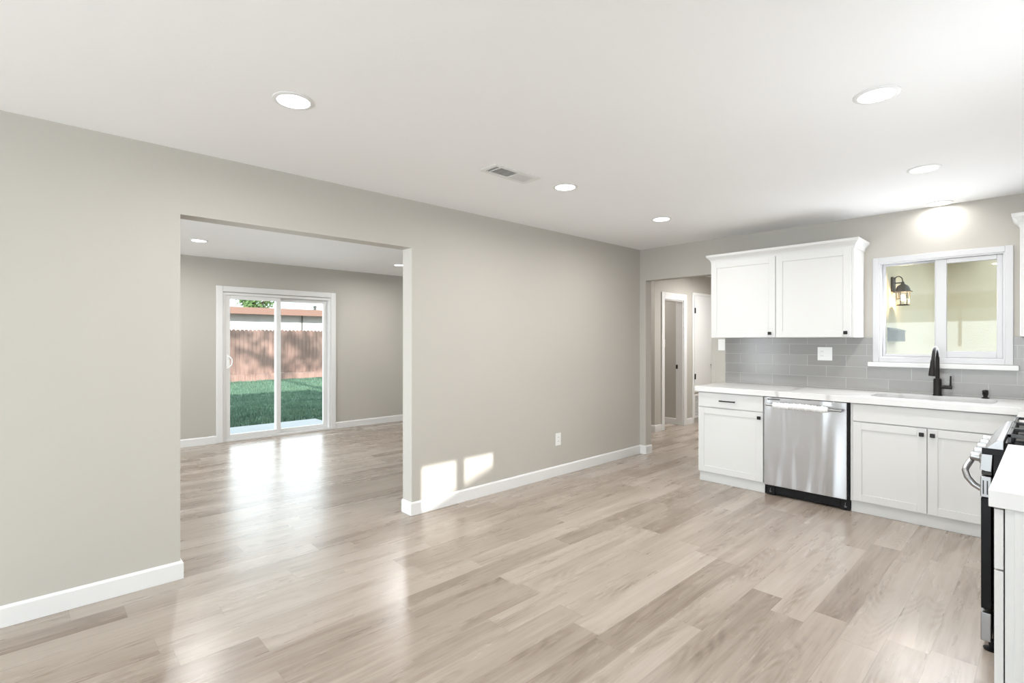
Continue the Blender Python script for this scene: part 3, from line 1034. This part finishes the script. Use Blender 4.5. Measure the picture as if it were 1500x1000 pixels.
ceiling_lamp((1.046, -4.46, H), 'round recessed light at the upper left, in front of the wide opening')
ceiling_lamp((1.04, -2.577, H), 'round recessed light beside the white ceiling vent')
ceiling_lamp((1.006, -1.226, H), 'smallest round recessed light in the kitchen ceiling, nearest the hall doorway', 8.2)
ceiling_lamp((2.872, -2.606, H), 'largest round recessed light at the upper right, nearest the camera')
ceiling_lamp((2.846, -1.215, H), 'round recessed light between the largest ceiling light and the kitchen window')
ceiling_lamp((2.79, -0.098, H), 'round recessed light tight to the back wall above the kitchen window', 1.3)
ceiling_lamp((2.872, -4.46, H), 'round recessed light above the camera')
ceiling_lamp((-2.954, -3.998, H), 'recessed light in the living room left of the patio door', 15)
ceiling_lamp((-3.046, -1.469, H), 'recessed light in the living room beside the opening edge', 15)
ceiling_lamp((0.3, 2.2, H), 'added unseen fill light in the hall ceiling', 26)  # unseen lamp, added to brighten the hall
ceiling_lamp((-1.2, 0.75, H), 'added unseen fill light in the side hall ceiling', 9)  # lamp added out of sight as fill for the side hall
ceiling_lamp((-1.6, 1.9, H), 'added unseen fill light in the closet ceiling', 9)  # added to light the room behind the hall door, never in view

# ---- ceiling vent
v = thing('ceiling_vent', 'white rectangular air register in the ceiling', 'air vent', (0.977, -3.045, H))
vx0, vx1, vy0, vy1 = 0.895, 1.06, -3.25, -2.845
MB().box(vx0, vx0 + 0.028, vy0, vy1, H - 0.006, H - 0.0005).box(vx1 - 0.028, vx1, vy0, vy1, H - 0.006, H - 0.0005) \
    .box(vx0 + 0.028, vx1 - 0.028, vy0, vy0 + 0.03, H - 0.006, H - 0.0005).box(vx0 + 0.028, vx1 - 0.028, vy1 - 0.03, vy1, H - 0.006, H - 0.0005) \
    .box(vx0 + 0.028, vx1 - 0.028, -3.032, -3.022, H - 0.006, H - 0.0005).box(vx0 + 0.028, vx1 - 0.028, -3.188, -3.180, H - 0.006, H - 0.0005).done('register_frame', M['trim'], v, 0.001)
MB().box(vx0 + 0.028, vx1 - 0.028, vy0 + 0.03, -3.03, H - 0.0012, H - 0.0004).done('duct_shade_sheet', M['ventgrey'], v)  # grey sheet, no real opening: the duct's shade is in its colour
M['ventlight'] = paint('closed_damper_white', (0.76, 0.76, 0.75, 1), 0.6, 30, 0.0, 0.3)
sl = MB()
for k in range(7):
    x = vx0 + 0.036 + k * 0.0155
    sl.loft([[(x + 0.007, y, H - 0.0055), (x, y, H - 0.0015), (x + 0.0015, y, H - 0.0013), (x + 0.0085, y, H - 0.0055)] for y in (-3.18, -3.032)])
    sl.loft([[(x + 0.007, y, H - 0.0055), (x, y, H - 0.0015), (x + 0.0015, y, H - 0.0013), (x + 0.0085, y, H - 0.0055)] for y in (-3.22, -3.188)])
sl.done('louvre_slats', M['trim'], v)
s2 = MB()
for k in range(7):
    x = vx0 + 0.030 + k * 0.0152
    s2.loft([[(x, y, H - 0.0040), (x + 0.0155, y, H - 0.0052), (x + 0.0155, y, H - 0.0046), (x, y, H - 0.0034)] for y in (-3.022, -2.875)])
s2.done('closed_slats', M['ventlight'], v)

# ================================================================== BACK YARD
GZ = -0.12
struct(MB().box(-60, 60, -60, 60, -0.6, -0.30).done('ground', M['soil']))
struct(MB().box(-6.1, -4.281, -9, -1.44, GZ - 0.12, GZ + 0.01).done('patio_slab', M['concrete']))
lw = thing('lawn', 'green lawn between the patio slab and the wooden fence', 'lawn', (-11, 0, GZ))
lw['kind'] = 'stuff'
del lw['category']
lw['category'] = 'lawn'
bm = MB()
nx, ny = 50, 60
grid = [[bm.bm.verts.new((-16.74 + 12.44 * i / nx, -8 + 20 * j / ny, GZ + 0.02 * math.sin(i * 1.7 + j * 0.9) * math.sin(j * 1.3 - i * .4) - (0.1 if (-16.74 + 12.44 * i / nx) > -6.12 and (-8 + 20 * j / ny) < -1.44 else 0)))
         for j in range(ny + 1)] for i in range(nx + 1)]
for i in range(nx):
    for j in range(ny):
        bm.bm.faces.new((grid[i][j], grid[i + 1][j], grid[i + 1][j + 1], grid[i][j + 1]))
o = bm.done('turf', M['turf'], lw, 0, True)
o['kind'] = 'stuff'
bl = MB()
rg = random.Random(3)
for k in range(26000):
    X = -16.7 + 10.6 * rg.random() ** 0.7 if rg.random() < 0.85 else -6.1 + 1.6 * rg.random()
    yc = -5.33 + (3.407 - X) * math.tan(math.radians(rg.uniform(12, 30))) if rg.random() < .9 else rg.uniform(-6, 8)
    if X > -6.13 and yc < -1.42:
        continue
    if abs(yc) > 9:
        continue
    a = rg.uniform(0, 2 * PI)
    hh = rg.uniform(0.04, 0.085)
    wv_ = rg.uniform(0.008, 0.018)
    lx, ly = rg.uniform(-.03, .03), rg.uniform(-.03, .03)
    p = [(X - wv_ * math.cos(a), yc - wv_ * math.sin(a), GZ - 0.01), (X + wv_ * math.cos(a), yc + wv_ * math.sin(a), GZ - 0.01), (X + lx, yc + ly, GZ + hh)]
    bl.bm.faces.new([bl.bm.verts.new(q) for q in p])
o = bl.done('grass_blades', M['grass'], lw)
o['kind'] = 'stuff'

# ---- wooden fence
fn = thing('wooden_fence', 'dog-eared redwood picket fence along the back of the lawn', 'fence', (-16.8, 2.0, GZ))
pw = 0.1405
prng = random.Random(5)
pick = None
for k in range(76):
    y = -3.6 + k * pw
    if pick is None:
        e = pw - 0.004
        zt_, zb_ = 1.760, 0.125
        poly = [(y, zb_), (y + e, zb_), (y + e, zt_ - 0.055), (y + e - 0.02, zt_ - 0.02), (y + e - 0.045, zt_), (y + 0.045, zt_), (y + 0.02, zt_ - 0.02), (y, zt_ - 0.055)]
        pick = MB().loft([[(-16.8, a, b_) for a, b_ in poly], [(-16.818, a, b_) for a, b_ in poly]]).done('picket', M['fence'], fn)
    else:
        q = pick.copy()
        COL.objects.link(q)
        q.parent = fn
        q.location = (prng.uniform(-.006, .006), k * pw, prng.uniform(-.008, .008))
MB().box(-16.80, -16.76, -3.6, 7.1, GZ - 0.1, 0.12).done('kick_board', M['fence'], fn)
for z in (0.35, 0.95, 1.5):
    MB().box(-16.862, -16.828, -3.6, 7.1, z, z + 0.09).done('rail', M['fence'], fn)

# ---- neighbour's building behind the fence
nb = thing('neighbour_building', 'white building with pink-tan fascia behind the wooden fence', 'building', (-21, 2, GZ))
MB().box(-24, -19, -6, 12, GZ - 0.1, 2.44).done('building_wall', M['whitewall'], nb)
MB().box(-24.6, -18.32, -6.6, 12.6, 2.44, 2.56).done('roof_slab', M['roof'], nb)
MB().box(-18.32, -18.28, -6.6, 12.6, 2.40, 2.665).done('fascia_board', M['fascia'], nb)
MB().cyl((-18.93, 3.235, GZ), (-18.93, 3.235, 2.44), 0.022, None, 10).done('downspout', M['greybox'], nb)
MB().cyl((-18.9, 3.78, 2.56), (-18.9, 3.78, 2.82), 0.06, None, 14).lathe((-18.9, 3.78, 2.82), [(0.08, 0), (0.085, 0.03), (0.02, 0.07)], 14).done('roof_vent', M['greybox'], nb)


def tree(name, label, loc, crown_c, crown_r, nleaf, ls, trunk_r, seed, inner=0.2):
    tr = thing(name, label, 'tree', loc)
    rr = random.Random(seed)
    m_ = MB()
    cx, cy, cz = crown_c
    m_.tube([(loc[0], loc[1], loc[2]), (loc[0] * .5 + cx * .5, loc[1] * .5 + cy * .5, loc[2] * .5 + (cz - crown_r[2] * .4) * .5), (cx, cy, cz)], [trunk_r, trunk_r * .75, trunk_r * .3], 10)
    for k in range(9):
        a = rr.uniform(0, 2 * PI)
        q = rr.uniform(0.5, 0.9)
        m_.tube([(cx, cy, cz - crown_r[2] * .6), (cx + crown_r[0] * q * .5 * math.cos(a), cy + crown_r[1] * q * .5 * math.sin(a), cz - crown_r[2] * .1),
                 (cx + crown_r[0] * q * math.cos(a), cy + crown_r[1] * q * math.sin(a), cz + crown_r[2] * rr.uniform(-.1, .5))], [trunk_r * .4, trunk_r * .25, trunk_r * .08], 7)
    m_.done('trunk', M['trunk'], tr, 0, True)
    f_ = MB()
    clumps = [Vector((rr.gauss(0, .42), rr.gauss(0, .42), rr.gauss(0, .42))) for _ in range(26)]
    for k in range(nleaf):
        cpos = clumps[rr.randrange(26)]
        p = cpos + Vector((rr.gauss(0, .15), rr.gauss(0, .15), rr.gauss(0, .15)))
        if p.length > 1.15:
            continue
        p = Vector((cx + p.x * crown_r[0], cy + p.y * crown_r[1], cz + p.z * crown_r[2]))
        ax = Vector((rr.uniform(-1, 1), rr.uniform(-1, 1), rr.uniform(-1, 1))).normalized()
        u = ax.orthogonal().normalized() * ls * rr.uniform(.6, 1.2)
        w = ax.cross(u).normalized() * ls * 0.45
        f_.bm.faces.new([f_.bm.verts.new(q) for q in (p - u, p - w, p + u, p + w)])
    lf = f_.done('foliage', M['leaf'], tr)
    lf['kind'] = 'stuff'
    return tr


tree('leafy_tree', 'leafy green tree rising behind the roof of the white building', (-26.5, 3.6, GZ), (-26.5, 3.6, 3.5), (1.2, 1.05, 0.95), 1500, 0.10, 0.12, 4)
tree('tall_tree', 'tall leafy tree in the front yard whose shade dapples the fence', (6.3, -0.6, -0.3), (6.3, -0.3, 10.1), (2.0, 3.8, 1.5), 330, 0.26, 0.18, 9)

# ---- unseen gabled house, invented to trim the sun patches and shade the porch
nh = thing('added_gabled_house', 'unseen gabled house added to block the sun', 'house', (11.5, -2.5, -0.3))
gp = lambda y: 3.505 + 0.32 * (y + 3.70)
ridge = 3.2
MB().loft([[(x, -7.5, -0.3), (x, 8.5, -0.3), (x, 8.5, gp(ridge) - 0.32 * 5.3 - 0.08), (x, ridge, gp(ridge) - 0.08), (x, -7.5, gp(-7.5) - 0.08)] for x in (9.0, 15)]).done('house_wall', M['whitewall'], nh)
MB().loft([[(x, -8, gp(-8)), (x, ridge, gp(ridge)), (x, 9, gp(ridge) - 0.32 * 5.8), (x, 9, gp(ridge) - 0.32 * 5.8 - 0.075), (x, ridge, gp(ridge) - 0.075), (x, -8, gp(-8) - 0.075)] for x in (8.9, 15.1)]).done('gable_roof', M['roof'], nh)

# ================================================================== PORCH OUTSIDE THE KITCHEN WINDOW
struct(MB().box(2.18, 2.30, 0.121, 4.0, -0.3, 2.54).done('wall_porch_left', M['stucco']))
struct(MB().box(2.18, 7.5, 4.0, 4.12, -0.3, 2.54).done('wall_porch_end', M['stucco']))
struct(MB().box(2.30, 5.0, 0.121, 4.0, -0.3, -0.1).done('porch_slab', M['concrete']))

PX = 2.30
ln = thing('wall_lantern', 'lit bronze porch lantern on the stucco wall outside the kitchen window', 'lantern', (PX, 0.945, 1.70))
LX, LY = 2.388, 0.945
MB().box(PX + 0.0005, PX + 0.022, LY - 0.06, LY + 0.06, 1.84, 1.985).done('back_plate', M['bronze'], ln, 0.006)
arm = MB()
arm.tube([(PX + 0.02, LY, 1.925), (LX, LY, 1.925)], 0.006, 10)
sc_ = [(PX + 0.02, LY, 1.93)]
for k in range(11):
    a = PI - PI * k / 10
    sc_.append((PX + 0.052 + 0.034 * math.cos(a), LY, 1.945 + 0.045 * math.sin(a)))
sc_.append((LX, LY, 1.93))
arm.tube(sc_, 0.005, 8)
arm.tube([(LX, LY, 1.935), (LX, LY, 1.90)], 0.007, 8)
arm.done('scroll_arm', M['bronze'], ln, 0, True)
MB().lathe((LX, LY, 1.80), [(0.078, 0.030), (0.080, 0.036), (0.062, 0.045), (0.056, 0.07), (0.044, 0.092), (0.022, 0.108), (0.012, 0.118), (0.014, 0.128), (0.004, 0.14)], 12).done('lantern_roof', M['bronze'], ln)
cg = MB()
for k in range(6):
    a = 2 * PI * k / 6 + 0.3
    cg.tube([(LX + 0.050 * math.cos(a), LY + 0.050 * math.sin(a), 1.708), (LX + 0.054 * math.cos(a), LY + 0.054 * math.sin(a), 1.832)], 0.0045, 6)
for z in (1.708, 1.765):
    ringp = [(LX + 0.051 * math.cos(2 * PI * k / 12), LY + 0.051 * math.sin(2 * PI * k / 12), z) for k in range(13)]
    cg.tube(ringp, 0.004, 6)
cg.lathe((LX, LY, 1.70), [(0.056, 0), (0.056, 0.008)], 12)
cg.done('lantern_cage', M['bronze'], ln)
MB().lathe((LX, LY, 1.745), [(0.006, 0), (0.016, 0.012), (0.021, 0.032), (0.016, 0.052), (0.005, 0.062)], 14).done('bulb', M['bulb'], ln, 0, True)
d_ = bpy.data.lights.new('lantern_light', 'POINT')
d_.energy = 6.0
d_.color = (1.0, 0.72, 0.42)
d_.shadow_soft_size = 0.02
q = bpy.data.objects.new('lantern_light', d_)
COL.objects.link(q)
q.parent = ln
q.location = (LX + 0.03 - PX, 0, 0.045)

mb = thing('mailbox', 'small grey wall mailbox on the stucco below the porch lantern', 'mailbox', (PX, 0.92, 1.345))
MB().box(PX + 0.0005, PX + 0.078, 0.735, 1.12, 1.345, 1.455).done('mailbox_body', M['greybox'], mb, 0.003)
MB().loft([[(PX + 0.0005, y, 1.482), (PX + 0.09, y, 1.452), (PX + 0.09, y, 1.446), (PX + 0.0005, y, 1.456)] for y in (0.725, 1.13)]).done('mailbox_lid', M['greybox'], mb, 0.001)
